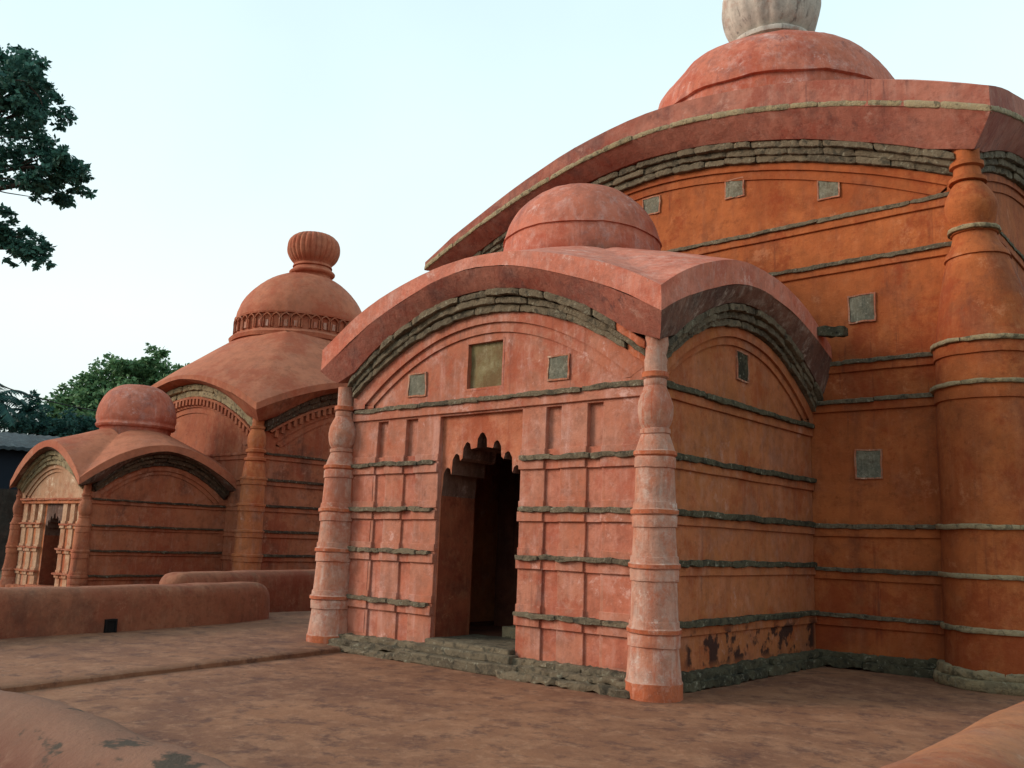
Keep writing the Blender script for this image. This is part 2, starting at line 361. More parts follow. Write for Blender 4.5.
def eave(name, root_part, fcs, arches, lip, C, t0, rise, over_up, mats, stone_lip=None, q=1.3, amp_pow=1.5, rmat=None, soff=None):
    """lip: dict corners (plan), zlo, ztop per corner, peaks per face; builds roof shell with its drooping eaves"""
    n = 28
    bmR = bmesh.new(); 
    cor = lip['corners']
    def liprow(i, zc, pk, p):
        a, b = cor[i - 1 if i else 3], cor[i]         # face i spans corner i-1 -> i ; corners order RF? see below
        return a, b
    for i, f in enumerate(fcs):
        A, B = cor[i], cor[(i + 1) % 4]
        def row(zk, pk, p, inset=0.0):
            za, zb_ = lip[zk][i], lip[zk][(i + 1) % 4]; r_ = []
            for k_ in range(n + 1):
                u = -1 + 2 * k_ / n; t = k_ / n
                zl = za + (zb_ - za) * t; amp = lip[pk][i] - (za + zb_) / 2
                r_.append(Vector((A[0] + (B[0] - A[0]) * t, A[1] + (B[1] - A[1]) * t, zl + amp * (1 - abs(u) ** p))))
            return r_
        lo = row('lo', 'plo', 1.75); hi = row('hi', 'phi', 2.0 if lip.get('ptop') is None else lip['ptop'])
        up = arches[i]['up']
        # soffit, then lip face, then roof rings
        up = [(s, z) for s, z in up]; cen = (up[0][0] + up[-1][0]) / 2
        ext = lambda k_, s: s if 0 < k_ < len(up) - 1 else math.copysign(f.h + over_up, s)
        sof = [f.P(ext(k_, s), over_up, z) for k_, (s, z) in enumerate(up)]
        bs = bmesh.new()
        mid = [(a * .5 + b * .5) + Vector((0, 0, -.02)) for a, b in zip(sof, lo)]
        loft(bs, [[f.P(s, -.02, z + .02) for s, z in up], sof, mid, lo])
        link('soffit', bs, (soff[i] if soff else mats['eave']), root_part, jit=.012)
        rows = []
        inner = [p + Vector((0, 0, .06)) for p in lo]
        mids = [a.lerp(b, .5) for a, b in zip(lo, hi)]
        bl = bmesh.new()
        nn = f.n
        ins = [Vector((p.x + (C[0] - p.x) * .05, p.y + (C[1] - p.y) * .05, p.z - .01)) for p in hi]
        loft(bl, [lo, mids, hi, ins]); link('eave_lip', bl, mats['lip'], root_part, jit=.02, jf=.9)
        T = [1, .985, .94, .87, .8, .72, .64, .56, .48, .4, .32, .24]
        T = [t for t in T if t > t0] + [t0]
        nl = len(T)
        za, zb_ = lip['hi'][i], lip['hi'][(i + 1) % 4]; amp = lip['phi'][i] - (za + zb_) / 2; pt = 2.0 if lip.get('ptop') is None else lip['ptop']
        for t in T:
            r_ = []
            g_ = rise * (1 - t ** q) / (1 - t0 ** q)
            for k_ in range(n + 1):
                u = -1 + 2 * k_ / n; x = k_ / n
                px = A[0] + (B[0] - A[0]) * x; py = A[1] + (B[1] - A[1]) * x
                zl = (za + (zb_ - za) * x) * t + (sum(lip['hi']) / 4) * (1 - t)
                r_.append(Vector((C[0] + (px - C[0]) * t, C[1] + (py - C[1]) * t, zl + amp * (1 - abs(u) ** pt) * t ** amp_pow + g_)))
            rows.append(r_)
        loft(bmR, rows)
    # cap
    bmesh.ops.remove_doubles(bmR, verts=bmR.verts, dist=.002)
    z = sum(lip['hi']) / 4 + rise
    link('roof', bmR, rmat or mats['roof'], root_part, jit=.02, jf=.9, angle=50)

def tympanum(bm, f, a, zb, dback=-.13, dr=(.0, .04), hole=None):
    """stepped plaster arch mouldings above the top band"""
    n = len(a['low']) - 1
    base = [f.P(s, dback, zb) for s in [f.h * (-1 + 2 * i / n) for i in range(n + 1)]]
    loft(bm, [base, [f.P(f.h * (-1 + 2 * i / n), dback, max(zb + .02, arcz(a['up'], f.h * (-1 + 2 * i / n)))) for i in range(n + 1)]])
    W2 = a['rib2'][-1][0]
    f0 = dr[0] - .03
    b2 = [f.P(s, f0, zb) for s, z in a['rib2']]
    if not hole: loft(bm, [b2, [f.P(s, f0, z) for s, z in a['rib2']], ])
    else:
        hs0, hs1, hz0, hz1 = hole; R2 = a['rib2']
        for (s0, z0_), (s1, z1_) in zip(R2, R2[1:]):
            if hs0 < (s0 + s1) / 2 < hs1: loft(bm, [[f.P(s0, f0, zb), f.P(s1, f0, zb)], [f.P(s0, f0, hz0), f.P(s1, f0, hz0)]]); loft(bm, [[f.P(s0, f0, hz1), f.P(s1, f0, hz1)], [f.P(s0, f0, z0_), f.P(s1, f0, z1_)]])
            else: loft(bm, [[f.P(s0, f0, zb), f.P(s1, f0, zb)], [f.P(s0, f0, z0_), f.P(s1, f0, z1_)]])
    loft(bm, [[f.P(s, f0, z) for s, z in a['rib2']], [f.P(s, dr[0], z) for s, z in a['rib2']]])
    loft(bm, [[f.P(s, dr[0], z) for s, z in a['rib2']], [f.P(s, dr[0], z) for s, z in a['rib1']]])
    loft(bm, [[f.P(s, dr[0], z) for s, z in a['rib1']], [f.P(s, dr[1], z) for s, z in a['rib1']]])
    loft(bm, [[f.P(s, dr[1], z) for s, z in a['rib1']], [f.P(s, dr[1], z) for s, z in a['low']]])
    loft(bm, [[f.P(s, dr[1], z) for s, z in a['low']], [f.P(s, dback - .02, z + .01) for s, z in a['low']]])
    for sg in (-1, 1):                     # spandrel feet beside the arch
        e2, e1, el = (a[k_][0 if sg < 0 else -1] for k_ in ('rib2', 'rib1', 'low'))
        for d_, x0, x1, zz in ((dr[0], e2[0], f.h * sg, e2[1]),):
            vs = [f.P(x0, d_, zb), f.P(x1, d_, zb), f.P(x1, d_, e1[1]), f.P(x0, d_, zz)]
            q = [bm.verts.new(v) for v in vs]
            bm.faces.new(q if sg > 0 else list(reversed(q)))
        q = [bm.verts.new(f.P(x_, dr[1] - .003, z_)) for x_, z_ in ((e1[0], zb), (f.h * sg, zb), (f.h * sg, el[1] + .02), (el[0] * .999, el[1]), (e1[0], e1[1]))]
        bm.faces.new(q if sg > 0 else list(reversed(q)))

def band_fillets(bm, f, s0, s1, bands, d=.035, drop=.15):
    for z in bands: gbox(bm, f.P, s0, s1, -.04, d, z - drop, z + .012, .25)
def stone_bands(f, s0, s1, bands, parent, mat, d1=.085, h=.085, **kw):
    for z in bands:
        b = bmesh.new(); n = 12
        stone_run(b, (f.P, [(s0 + (s1 - s0) * i / n, z + .006 * math.sin(i * 2.1 + z)) for i in range(n + 1)]), -.02, d1, h, **kw)
        link('stone_band', b, mat, parent, jit=0, angle=32)
def plinth(f, s0, s1, parent, mat, z0=0, courses=((.20, .13), (.10, .12))):
    b = bmesh.new(); z = z0
    for d, h in courses:
        stone_run(b, (f.P, [(s0, z), ((s0 + s1) / 2, z), (s1, z)]), -.05, d, h, lo=.8, hi=2.4, rough=.026, dj=.03, gap=.004)
        z += h - .005
    link('plinth_stones', b, mat, parent, jit=0, angle=32)
def arch_stones(f, a, parent, mat, n=3, d0=.04, d1=(.11, .15, .21), **kw):
    b = bmesh.new()
    pts_lo, pts_up = a['low'], a['up']
    for k_ in range(n):
        t = k_ / n
        pts = [(p[0] + (q[0] - p[0]) * t, p[1] + (q[1] - p[1]) * t) for p, q in zip(pts_lo, pts_up)]
        hh = (pts_up[len(pts_up) // 2][1] - pts_lo[len(pts_lo) // 2][1]) / n
        stone_run(b, (f.P, pts), d0 - .04, d1[k_], hh * .97, lo=.3, hi=.95, rough=.014, dj=.022, gap=.006, **kw)
    link('arch_stones', b, mat, parent, jit=0, angle=32)
def patch(f, s, z, w, h, parent, mat, d=.0, name='stone_panel', recess=False):
    b = bmesh.new()
    if recess:
        gbox(b, f.P, s - w / 2, s + w / 2, d - .04, d - .012, z - h / 2, z + h / 2, .1)
    else: gbox(b, f.P, s - w / 2, s + w / 2, d - .04, d + .012, z - h / 2, z + h / 2, .1)
    if name == 'stone_panel':
        r_ = bmesh.new(); t = .018
        for (a0, a1, b0, b1) in ((s - w / 2 - t, s + w / 2 + t, z + h / 2 - .004, z + h / 2 + t), (s - w / 2 - t, s + w / 2 + t, z - h / 2 - t, z - h / 2 + .004), (s - w / 2 - t, s - w / 2 + .004, z - h / 2, z + h / 2), (s + w / 2 - .004, s + w / 2 + t, z - h / 2, z + h / 2)):
            gbox(r_, f.P, a0, a1, d - .04, d + .022, b0, b1, .06)
        link('mortar_rim', r_, M['rim'], parent, jit=.016, jf=7)
    link(name, b, mat, parent, jit=.02, jf=5)

def pillar_small(parent, x, y, k_, bands, zr, mats, z0=0, top=None):
    """free-form corner pillar: k_ = scale, bands = ring heights, top z"""
    b = bmesh.new(); bt = bands
    z1 = bt[-1]; sc = (top - z1) / 1.1
    prof = [(.352, z0), (.352, z0 + .17), (.338, z0 + .19)]
    nr = len(bt)
    rr = lambda z: .332 - (.332 - .245) * max(0, min(1, (z - z0) / (z1 - z0)))
    for j, z in enumerate(bt[:-1]):
        r_ = rr(z)
        prof += [(r_ - .004, z - .16), (r_ + .016, z - .155), (r_ + .018, z - .05), (r_ + .008, z - .03), (r_ + .034, z - .012), (r_ + .036, z + .03), (r_ + .012, z + .045), (r_ + .006, z + .11), (r_ - .008, z + .115)]
    prof += [(.245, z1 - .16), (.262, z1 - .155), (.262, z1 - .05), (.25, z1 - .03), (.275, z1 - .01), (.272, z1 + .03)]
    prof += [(.245, z1 + .05 * sc), (.215, z1 + .14 * sc), (.18, z1 + .24 * sc), (.195, z1 + .25 * sc), (.195, z1 + .30 * sc), (.172, z1 + .31 * sc)]
    bul = [(.172, .31), (.205, .38), (.226, .48), (.228, .56), (.208, .66), (.165, .77), (.145, .82)]
    prof += [(r_, z1 + z * sc) for r_, z in smooth_prof(bul, 3)[1:]]
    prof += [(.148, z1 + .825 * sc), (.148, z1 + .90 * sc), (.135, z1 + .905 * sc), (.17, z1 + .925 * sc), (.17, z1 + .985 * sc), (.13, z1 + 1.0 * sc), (.13, z1 + 1.3 * sc)]
    def mi(za, zb, ra, rb):
        zm = (za + zb) / 2
        if zm < z0 + .18: return 1
        for z in bt:
            if z - .02 < zm < z + .035: return 1
        if z1 + .92 * sc < zm < z1 + .99 * sc: return 1
        return 0
    lathe(b, [(r_ * k_, z) for r_, z in prof], (x, y), 28, mi=mi)
    return link('pillar', b, mats, parent, jit=.012, jf=3, angle=30)

def cusped_opening(hw, zs, zt, n_l=4):
    """half outline (x from -hw up to 0): stepped, with little fingers standing on every step"""
    pts = [(-hw, zs)]
    H = zt - zs
    xs = [.86, .64, .37, 0]; tops = [.46, .68, .86, 1.0]; shelf = [.18, .38, .60, .76]
    w = .092
    for x, t, sh in zip(xs, tops, shelf):
        xl = -x * hw; ww = w * hw / .72 * (1.1 if x == 0 else 1)
        pts += [(xl - ww * .9, zs + sh * H), (xl - ww * .8, zs + (t - .10) * H), (xl - ww * .35, zs + (t - .02) * H)]
        pts.append((xl, zs + t * H))
        if x: pts += [(xl + ww * .5, zs + (t - .03) * H), (xl + ww * .75, zs + (t - .12) * H)]
    return pts
def door_block(f, c, hw, hwo, z0, ztop, zs, zt, d_face, depth, mat_face, mat_in, parent):
    """panel with a cusped opening, extruded through the wall"""
    L = cusped_opening(hw, zs, zt)
    outline = [(-hw, z0)] + L + [(-x, z) for x, z in reversed(L[:-1])] + [(hw, z0)]
    b = bmesh.new()
    mid_ = [(x, z) for x, z in outline[1:-1]]
    loft(b, [[f.P(c + x, d_face, z) for x, z in mid_], [f.P(c + x, d_face, ztop) for x, z in mid_]])
    for sg in (-1, 1):
        q = [b.verts.new(f.P(c + sg * x, d_face, z)) for x, z in ((hwo, z0), (hw, z0), (hw, ztop), (hwo, ztop))]
        b.faces.new(q if sg < 0 else q[::-1])
    link('cusped_door_panel', b, mat_face, parent, jit=0, smooth=False)
    b = bmesh.new()
    ds = [d_face, d_face - depth * .3, d_face - depth * .62, d_face - depth]
    loft(b, [[f.P(c + x * (1 + .0 * j), d_, z) for x, z in outline] for j, d_ in enumerate(ds)])
    for q in b.faces:                    # the jambs stay red, the cusps above take the darker reveal plaster
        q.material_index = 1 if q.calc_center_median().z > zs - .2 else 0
    link('door_reveal', b, mat_in, parent, jit=.006)

# ------------------------------------------------------------------ setting
b = bmesh.new(); wbox(b, -900, 900, -900, 900, -1.2, -.06, 200)
link('ground', b, M['earth'], jit=0, smooth=False, kind='structure')
b = bmesh.new(); wbox(b, -14.2, -1.2, 1.2, 30, -.5, 0, .5)
link('terrace', b, M['ground'], jit=.012, jf=.8, kind='structure')
# raised strip of paving left of the porch, with a worn brick edge
b = bmesh.new()
poly = [(-9.75, 2.6), (-10.45, 8.9), (-10.9, 9.3), (-10.9, 24), (-22, 24), (-22, 2.6)]
n = 26
rowt, rowb = [], []
edge = [(-9.42 + (-10.42 + 9.42) * t, 2.9 + (8.82 - 2.9) * t) for t in [i / n for i in range(n + 1)]]
ed = [Vector((x + .025 * noise.noise(Vector((y * 1.5, 0, 0))), y, 0)) for x, y in edge]
loft(b, [[p + Vector((0, 0, -.03)) for p in ed], [p + Vector((0, 0, .05)) for p in ed], [p + Vector((-.025, 0, .068)) for p in ed]] + [[Vector((p.x - k_, p.y, .07)) for p in ed] for k_ in (.3, .8, 1.5, 2.5, 3.7, 5.0)])
e2 = [ed[-1], Vector((-11.2, 9.1, 0))]
link('paving_step', b, M['ground'], jit=.010, jf=1.5, kind='structure')
b = bmesh.new(); gbox(b, lambda s, d, z: Vector((s, d, z)), -15.6, -10.42, 8.80, 24, -.2, .068, .5)
link('paving', b, M['ground'], jit=.008, jf=.8, kind='structure')

def parapet(label, pts, w, h, mat, capA=True, capB=True, z0=-.05, rnd=False, jit=.028):
    """a low wall with a rounded top along pts"""
    b = bmesh.new()
    # resample
    P_ = []
    for a, c in zip(pts, pts[1:]):
        a, c = Vector((*a, 0)), Vector((*c, 0)); nn = max(2, int((c - a).length / .22))
        for i in range(nn): P_.append(a.lerp(c, i / nn))
    P_.append(Vector((*pts[-1], 0)))
    for _ in range(6):
        P_ = [P_[0]] + [(P_[i - 1] + P_[i] * 2 + P_[i + 1]) / 4 for i in range(1, len(P_) - 1)] + [P_[-1]]
    L = [0]
    for a, c in zip(P_, P_[1:]): L.append(L[-1] + (c - a).length)
    rows = []
    prof = [(-1, 0), (-1, .3), (-.99, .55), (-.97, .74), (-.90, .87), (-.74, .955), (-.45, .99), (0, 1.0), (.45, .99), (.74, .955), (.90, .87), (.97, .74), (.99, .55), (1, .3), (1, 0)]
    if rnd: prof = [(-1, 0), (-.99, .3)] + [(-math.cos(a_ * PI / 14), .45 + .55 * math.sin(a_ * PI / 14)) for a_ in range(15)] + [(.99, .3), (1, 0)]
    def ring(p, t, sc, hs, fwd=0):
        nn = Vector((t.y, -t.x, 0))
        return [p + nn * (x * w / 2 * sc) + Vector((0, 0, z0 + (h - z0) * z * hs)) + t * fwd for x, z in prof]
    T = [(P_[min(i + 1, len(P_) - 1)] - P_[max(i - 1, 0)]).normalized() for i in range(len(P_))]
    if capA:
        for k_ in range(5):
            a = k_ / 5 * PI / 2; rows.append(ring(P_[0], T[0], max(.05, math.sin(a)), .62 + .38 * math.sin(a), -(w * .55) * math.cos(a)))
    rows += [ring(P_[i], T[i], 1, 1) for i in range(len(P_))]
    if capB:
        for k_ in range(6, -1, -1):
            a = k_ / 7 * PI / 2; rows.append(ring(P_[-1], T[-1], max(.05, math.sin(a) ** .7), .12 + .88 * math.sin(a), (w * .8) * math.cos(a)))
    loft(b, rows)
    bmesh.ops.recalc_face_normals(b, faces=b.faces)
    o = link('parapet_wall', b, mat, jit=jit, jf=1.4, angle=70)
    return tag(o, label, 'wall')
lp = parapet('low rounded red parapet wall with a small black drain hole at its foot', [(-13.65, -1.5), (-13.75, 4), (-13.95, 7), (-14.30, 9.0), (-14.65, 9.75)], .66, .74, M['parapet'])
# small drain at the foot of this wall
parapet('higher red parapet wall running behind the low one towards the porch pillar', [(-15.55, 8.9), (-16.2, 11), (-17.0, 14.2), (-17.9, 19)], .7, .86, M['parapet'], capB=False)
parapet('mossy rounded parapet wall in the bottom left foreground, nearest the camera', [(-13, 2.10), (-8, 2.08), (-4, 1.98), (-1.6, 1.84)], .70, .76, M['parapet_moss'], capA=False, rnd=True, jit=.045)
parapet('smooth rounded orange parapet wall in the bottom right foreground', [(-1.22, 1.4), (-1.22, 5), (-1.22, 9), (-1.22, 14)], .86, .765, M['parapet_r'], capA=False, rnd=True)
b = bmesh.new()
for (x0, x1, z0, z1) in ((-.085, -.06, 0, .24), (.06, .085, 0, .24), (-.085, .085, .24, .265)): wbox(b, -.12, .045, x0, x1, z0, z1, .06)
wbox(b, -.10, .02, -.06, .06, 0, .24, .06)  # solid black block painted as the dark inside the opening
o = link('drain_hole', b, M['black'], lp, jit=.006, jf=5); o.location = (-13.58, 6.72, .0)

# ------------------------------------------------------------------ the near temple
temple = empty('temple', (-8.15, 13.4, 0), 'large terracotta red domed brick temple with arched porch, nearest the camera on the right', 'temple')
OFF = -Vector(temple.location)
def under(o, root):       # keep coordinates written in world space
    pass
class Root:
    pass

def build_porch(root, p):
    cx, cy, hx, hy = p['cx'], p['cy'], p['hx'], p['hy']
    O = root.location
    F4 = faces4(cx - O.x, cy - O.y, hx, hy)
    bands, zb, z0 = p['bands'], p['zb'], p['z0']
    k_ = p['k']
    mw, ms = p['mats']['front'], p['mats']['side']
    b = bmesh.new()
    porch = None
    ar = p['arches']
    # front: bays with pilasters
    f = F4[0]; c = p['door_c'] - cx; dw = p['door_hw']
    zt_door, zsill = p['door_top'], p['sill']
    b = bmesh.new()
    gbox(b, f.P, -hx + .02, c - dw, -.7 * k_, -.07, z0, zb - .01, .3); gbox(b, f.P, c + dw, hx - .02, -.7 * k_, -.07, z0, zb - .01, .3)
    gbox(b, f.P, c - dw, c + dw, -.35, -.075, zt_door + .07, zb - .02, .3)
    gbox(b, f.P, -hx + .01, hx - .01, -.072, 0, zt_door + .05 * k_, zb - .005, .3)
    porch = link('porch', b, mw, root, jit=.008, bevel=.006)
    for i in (1, 3):
        g = F4[i]; b = bmesh.new()
        gbox(b, g.P, -g.h + .02, g.h - .02, -.35, 0, z0, zb, .3)
        for z in bands: gbox(b, g.P, -g.h + .015, g.h - .015, -.04, .034, z - .11 * k_, z + .012, .25)
        link('side_wall', b, ms, porch, jit=.008, bevel=.008)
    for i, f in enumerate(F4):
        if i == 2: continue
        b = bmesh.new(); tympanum(b, f, ar[i], zb, hole=p.get('hole') if i == 0 else None)
        link('gable_moulding', b, ms if i else p['mats'].get('gable', mw), porch, jit=.006, bevel=0)
        arch_stones(f, ar[i], porch, [p['mats'].get('astones', [p['mats']['astone']] * 4)[min(i, 1)], M['ring']], **(dict(mif=(lambda t, r_: int(t > .86 and r_.random() < .45))) if p.get('hole') and i == 0 else {}))
    f = F4[0]; upper = bands[-2]
    for (a0, a1) in ((-hx, c - dw), (c + dw, hx)):
        W = a1 - a0
        if p.get('slim'): cols = tuple((a0 + t_ * W, a0 + (t_ + .17) * W) for t_ in ((.14, .44, .74) if a0 < c else (.06, .36, .66)))
        elif a0 < c: cols = ((a0, a0 + .303 * W), (a0 + .42 * W, a0 + .628 * W), (a0 + .755 * W, a1))
        else: cols = ((a0, a0 + .203 * W), (a0 + .325 * W, a0 + .528 * W), (a0 + .645 * W, a1))
        bb = bmesh.new()
        for (x0, x1) in ((cols[0][1], cols[1][0]), (cols[1][1], cols[2][0])):
            gbox(bb, f.P, x0 - .01, x1 + .01, -.08, -.03, z0, upper + .14 * k_, .3)
            for z in bands[:-1]: gbox(bb, f.P, x0 - .01, x1 + .01, -.05, .012, z - .11 * k_, z + .012, .25)
        link('recessed_panel', bb, p['mats'].get('panel', mw), porch, jit=.008)
        # redder sunken fields of the lower tiers next to the pillars
        (x0, x1) = (cols[0] if a0 < c else cols[2])
        if 'panel' in p['mats']:
            bb = bmesh.new(); zz_ = [z0 + .2] + [z for z in bands[:-2]]
            for za_, zb2 in zip(zz_, [z - .12 * k_ for z in bands[:-1]]):
                gbox(bb, f.P, x0 + .05, x1 - .05, -.02, .006, za_ + .05, zb2 - .02, .2)
            link('washed_panel', bb, p['mats']['panel'], porch, jit=.007)
        for (x0, x1) in cols:
            bb = bmesh.new(); gbox(bb, f.P, x0, x1, -.08, .0, z0, zt_door + .06 * k_, .25)
            for z in bands[:-1]: gbox(bb, f.P, x0 - .006, x1 + .006, -.04, .040, z - .11 * k_, z + .015, .25)
            for z in bands[:-1]: gbox(bb, f.P, x0 - .003, x1 + .003, -.04, .018, z + .05 * k_, z + .15 * k_, .25)
            link('pilaster', bb, p['mats'].get('pilaster', mw), porch, jit=.009, bevel=.008)
        stone_bands(f, a0 + .02, a1 - (.06 if a0 < c else .02), bands[:-1], porch, p['mats']['stone'], d1=.082 * k_ ** .5, h=.062 * k_, lo=.25, hi=.8, rough=.013)
        plinth(f, a0 - .02, a1, porch, p['mats']['stone'], z0, courses=((.36, .075), (.27, .075), (.17, .085)) if k_ == 1 else ((.2, .1),))
    bb = bmesh.new(); gbox(bb, f.P, -hx, hx, -.02, .038, bands[-1] - .12 * k_, bands[-1] + .012, .25)
    link('cornice', bb, mw, porch, jit=.007, bevel=.008)
    stone_bands(f, -hx + .05, hx - .05, [bands[-1]], porch, p['mats']['stone'], d1=.08, h=.062 * k_, lo=.4, hi=1.1, rough=.012)
    door_block(f, c, dw * .975, dw, zsill, zt_door + .06, p['spring'], p['apex'], -.066, .68 * k_, p['mats']['niche'], [M['jamb'], M['dark_reveal']], porch)
    for i in (1, 3):
        g = F4[i]
        stone_bands(g, -g.h + .1, g.h - (.05 if i == 1 else .05), bands, porch, p['mats']['stone_side'], d1=.085, h=.07 * k_, lo=.6, hi=1.7, rough=.012, gap=.004)
        plinth(g, -g.h, g.h, porch, p['mats']['stone_dark'], z0, courses=((.17, .11), (.10, .10)) if k_ == 1 else ((.2, .1),))
    # door sill: three broad worn stone steps
    bb = bmesh.new()
    gbox(bb, f.P, c - dw - .0, c + dw + .0, -.95 * k_, .10, z0 + .16 * k_, zsill, .2)
    gbox(bb, f.P, c - dw - .25, c + dw + .3, .10, .34, z0, z0 + .14 * k_, .2)
    gbox(bb, f.P, c - dw - .1, c + dw + .1, .02, .22, z0 + .13 * k_, z0 + .235 * k_, .2)
    link('door_sill', bb, p['mats']['stone'], porch, jit=.02, jf=3, bevel=.02)
    # interior
    bb = bmesh.new(); gbox(bb, f.P, c - .35 * k_, c + .6 * k_, -1.5 * k_, -1.0 * k_, zsill - .03, zsill + .14 * k_, .15); link('inner_step', bb, M['stone_pale'], porch, jit=.012, jf=4, bevel=.015)
    bb = bmesh.new()
    gbox(bb, f.P, -hx + .3, hx - .3, -2 * hy, -.85 * k_, z0, zsill - .02, .5)
    # inner archway one pace behind the door
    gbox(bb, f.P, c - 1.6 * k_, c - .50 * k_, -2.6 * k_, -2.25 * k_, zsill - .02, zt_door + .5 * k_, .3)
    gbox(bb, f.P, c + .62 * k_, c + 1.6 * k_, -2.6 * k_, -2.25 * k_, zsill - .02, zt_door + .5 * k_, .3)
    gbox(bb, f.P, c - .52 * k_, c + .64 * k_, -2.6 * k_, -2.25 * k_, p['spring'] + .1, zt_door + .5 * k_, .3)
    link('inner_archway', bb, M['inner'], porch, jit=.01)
    eave('porch', porch, F4, ar, dict(p['lip'], corners=[(x - O.x, y - O.y) for x, y in p['lip']['corners']]), (p['dome'][0] - O.x, p['dome'][1] - O.y), p['t0'], p['rise'], .21, p['mats'], soff=p.get('soff'))
    return porch, F4

# arches of the near porch
A_f = dict(rib2=arc(2.22, 4.40, 3.56, c=-.02), rib1=arc(2.40, 4.53, 3.58), low=arc(2.62, 4.66, 3.70), up=arc(2.67, 4.95, 3.93))
A_s = dict(rib2=arc(1.98, 4.31, 3.58, c=-.02), rib1=arc(2.10, 4.42, 3.60), low=arc(2.22, 4.55, 3.72), up=arc(2.28, 4.84, 3.93))
pm = dict(panel=M['redwash'], front=M['pink'], side=M['pink_side'], stone=M['stone'], stone_side=M['stone_dark'], stone_dark=M['stone_dark'], astone=M['stone'], niche=M['niche'], roof=M['roof'], eave=M['eave'], lip=M['roof'])
P1 = dict(cx=-8.17, cy=11.13, hx=2.67, hy=2.27, bands=[.70, 1.39, 1.98, 2.63, 3.45], zb=3.52, z0=0, k=1.0, hole=(-.337, .297, 3.655, 4.285), arches=[A_f, A_s, A_s, A_s],
          door_c=-8.215, door_hw=.745, door_top=3.25, sill=.30, spring=2.2, apex=3.05, mats=pm,
          lip=dict(corners=[(-11.3, 8.5), (-5.12, 8.40), (-5.14, 13.36), (-11.3, 13.4)], lo=[4.12, 4.19, 4.50, 4.12], hi=[4.46, 4.48, 4.70, 4.46], plo=[5.20, 5.03, 5.06, 5.03], phi=[5.36, 5.32, 5.3, 5.32]),
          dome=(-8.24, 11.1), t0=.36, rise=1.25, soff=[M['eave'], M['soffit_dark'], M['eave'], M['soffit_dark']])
porch1, PF = build_porch(temple, P1)
T0 = temple.location
f = PF[0]
bb = bmesh.new()      # framed olive panel over the door, sunk in its recess
x, z, w, h = -8.2 - P1['cx'], 3.97, .70, .63
x, w = -.02, .634; patch(f, x, z, w + .03, h + .03, porch1, M['olive'], d=-.105, name='render_panel')
fr = bmesh.new()
for (a0, a1, c0_, c1_) in ((x - w / 2 - .03, x - w / 2, z - h / 2 - .03, z + h / 2 + .03), (x + w / 2, x + w / 2 + .03, z - h / 2 - .03, z + h / 2 + .03), (x - w / 2, x + w / 2, z + h / 2, z + h / 2 + .03), (x - w / 2, x + w / 2, z - h / 2 - .03, z - h / 2)):
    gbox(fr, f.P, a0, a1, -.12, -.026, c0_, c1_, .1)
link('panel_frame', fr, M['pink'], porch1, jit=.006, jf=3)
for (xx, zz, ww, hh) in ((-9.49, 3.80, .34, .31), (-6.91, 3.80, .31, .30)): patch(f, xx - P1['cx'], zz, ww, hh, porch1, M['patch'], d=-.025)
patch(PF[1], 11.15 - P1['cy'], 4.06, .33, .37, porch1, M['stone_dark'], d=-.025)
def local(x, y): return x - T0.x, y - T0.y
for (x, y) in ((-11.0, 8.80), (-5.42, 8.78)):
    lx, ly = local(x, y); pillar_small(porch1, lx, ly, 0.89 if x > -6 else 0.98, P1['bands'][:-1], None, [M['pillar'], M['ring']], z0=.0, top=3.68)
# plaster haunch where the eaves meet over the right pillar
bb = bmesh.new(); lx, ly = local(-5.43, 8.80)
lathe(bb, [(.125, 3.52), (.12, 3.66), (.135, 3.72), (.12, 3.78), (.13, 3.9), (.12, 4.1)], (lx, ly), 18)
link('eave_bracket', bb, M['pillar'], porch1, jit=.03, jf=5)
# porch dome
bb = bmesh.new(); lx, ly = local(-8.24, 11.1)
prof = smooth_prof([(1.08, 5.4), (1.10, 5.70), (1.19, 5.80), (1.235, 5.95), (1.24, 6.1), (1.22, 6.25), None, (1.25, 6.255), (1.235, 6.30), (1.15, 6.57), (.98, 6.82), (.72, 7.03), (.40, 7.15), (.1, 7.19)], 5)
lathe(bb, prof, (lx, ly), 56)
link('dome', bb, M['dome'], porch1, jit=.03, angle=50)
# stone spout under the back end of the side eave
bb = bmesh.new(); lx, ly = local(-5.02, 12.92)
stone_run(bb, (lambda s, d, z: Vector((lx + s, ly + d, z)), [(-.1, 4.78), (.28, 4.74)]), -.1, .1, .14, lo=.5, hi=.6, rough=.03)
link('rain_spout', bb, M['stone_dark'], porch1, jit=0)

